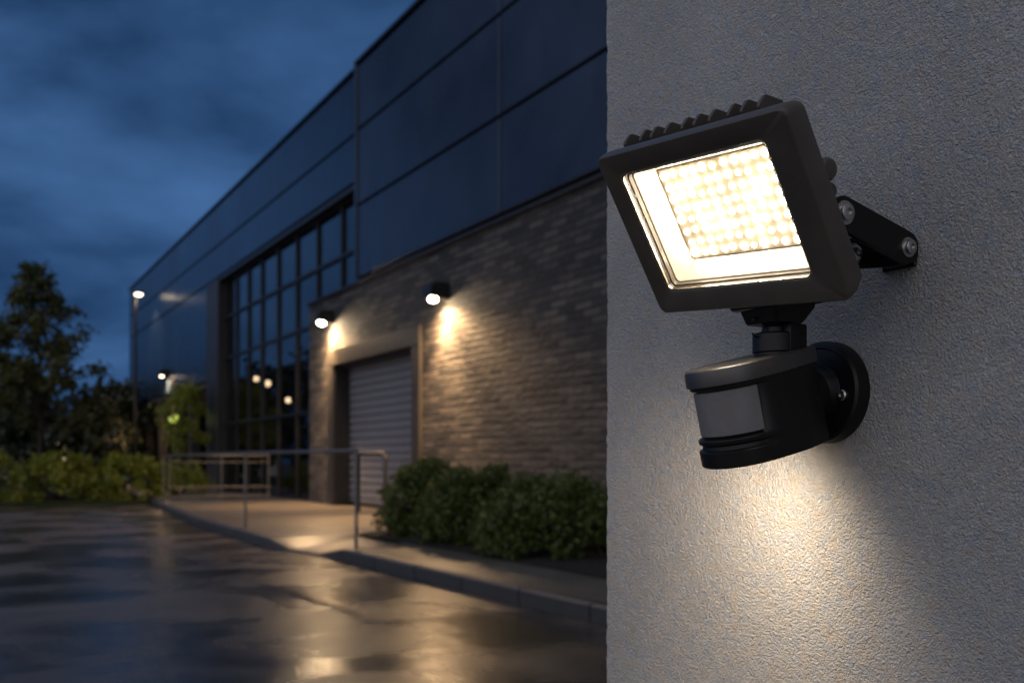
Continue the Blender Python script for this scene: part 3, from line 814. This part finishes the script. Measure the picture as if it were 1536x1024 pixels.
# ------------------------------------------------------------------ pale building behind the trees
hb = thing('low_building', 'pale low building with lit windows behind the far trees', 'building', Matrix.Translation((-36, 66, 0)))
bm = B(); box(bm, -8, 12, 0, 10, 0, 3.9); obj('wall', bm, M_pale, hb)
bm = B(); box(bm, -8.3, 12.3, -.3, 10.3, 3.902, 4.2); obj('roof', bm, M_roof, hb)
Mw = emit('lit_window', (1, .72, .42), 1.4)
for i in range(5):
    bm = B(); box(bm, -6.5 + i * 3.9, -5.3 + i * 3.9, -.04, .0, 1.0, 2.6); obj('window', bm, Mw if i % 2 else M_darkmetal, hb)

# ------------------------------------------------------------------ sky
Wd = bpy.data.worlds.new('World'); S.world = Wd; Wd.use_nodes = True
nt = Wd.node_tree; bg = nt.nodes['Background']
tc = N(nt, 'ShaderNodeTexCoord')
nv = N(nt, 'ShaderNodeVectorMath', operation='NORMALIZE'); L(nt, tc.outputs['Generated'], nv.inputs[0])
sx = N(nt, 'ShaderNodeSeparateXYZ'); L(nt, nv.outputs[0], sx.inputs[0])
# cloud layer projected on a plane overhead: v = dir.xy / (dir.z + .25)
az = N(nt, 'ShaderNodeMath', operation='ADD'); az.inputs[1].default_value = .42; L(nt, sx.outputs['Z'], az.inputs[0])
mz = N(nt, 'ShaderNodeMath', operation='MAXIMUM'); mz.inputs[1].default_value = .12; L(nt, az.outputs[0], mz.inputs[0])
dx = N(nt, 'ShaderNodeMath', operation='DIVIDE'); L(nt, sx.outputs['X'], dx.inputs[0]); L(nt, mz.outputs[0], dx.inputs[1])
dy = N(nt, 'ShaderNodeMath', operation='DIVIDE'); L(nt, sx.outputs['Y'], dy.inputs[0]); L(nt, mz.outputs[0], dy.inputs[1])
cv = N(nt, 'ShaderNodeCombineXYZ'); L(nt, dx.outputs[0], cv.inputs['X']); L(nt, dy.outputs[0], cv.inputs['Y'])
n1 = N(nt, 'ShaderNodeTexNoise'); n1.inputs['Scale'].default_value = 1.35; n1.inputs['Detail'].default_value = 8; n1.inputs['Roughness'].default_value = .5; n1.inputs['Distortion'].default_value = .25
mpw = N(nt, 'ShaderNodeMapping'); mpw.inputs['Location'].default_value = (13.9, 6.5, 3.5); mpw.inputs['Rotation'].default_value = (0, 0, .5); mpw.inputs['Scale'].default_value = (1.0, 1.5, 1)
L(nt, cv.outputs[0], mpw.inputs['Vector']); L(nt, mpw.outputs[0], n1.inputs['Vector'])
cr = N(nt, 'ShaderNodeValToRGB'); e = cr.color_ramp.elements
e[0].position = .37; e[0].color = (.013, .041, .112, 1)
e[1].position = .63; e[1].color = (.066, .165, .385, 1)
k = e.new(.5); k.color = (.042, .11, .26, 1)
L(nt, n1.outputs['Fac'], cr.inputs['Fac'])
# pale dusk glow on the side the sun went down (behind and left of the camera)
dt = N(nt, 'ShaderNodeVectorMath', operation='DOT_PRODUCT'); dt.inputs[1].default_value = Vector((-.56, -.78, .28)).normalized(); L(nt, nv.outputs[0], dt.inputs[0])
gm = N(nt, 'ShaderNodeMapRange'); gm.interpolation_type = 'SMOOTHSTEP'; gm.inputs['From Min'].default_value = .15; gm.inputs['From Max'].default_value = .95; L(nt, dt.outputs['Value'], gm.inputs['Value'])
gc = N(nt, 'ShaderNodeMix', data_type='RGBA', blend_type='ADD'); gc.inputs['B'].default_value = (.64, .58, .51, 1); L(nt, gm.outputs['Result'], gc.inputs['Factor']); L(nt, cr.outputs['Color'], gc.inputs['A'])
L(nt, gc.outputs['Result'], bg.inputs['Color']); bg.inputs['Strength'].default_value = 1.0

# ------------------------------------------------------------------ camera
cam = bpy.data.cameras.new('camera'); co = bpy.data.objects.new('camera', cam); C.objects.link(co)
co.location = (0, 0, EYE); co.rotation_euler = (R(90), 0, 0)
cam.lens = 35; cam.sensor_width = 36; cam.shift_y = (690 - 512) / 1536
cam.clip_start = .02; cam.clip_end = 2000
cam.dof.use_dof = True; cam.dof.focus_distance = 1.04; cam.dof.aperture_fstop = 6.3; cam.dof.aperture_blades = 0
S.camera = co
S.view_settings.view_transform = 'Standard'; S.view_settings.look = 'None'; S.view_settings.exposure = 0; S.view_settings.gamma = 1
S.render.engine = 'CYCLES'
S.cycles.use_denoising = True
S.cycles.sample_clamp_indirect = 6
S.cycles.max_bounces = 8
S.cycles.transparent_max_bounces = 12
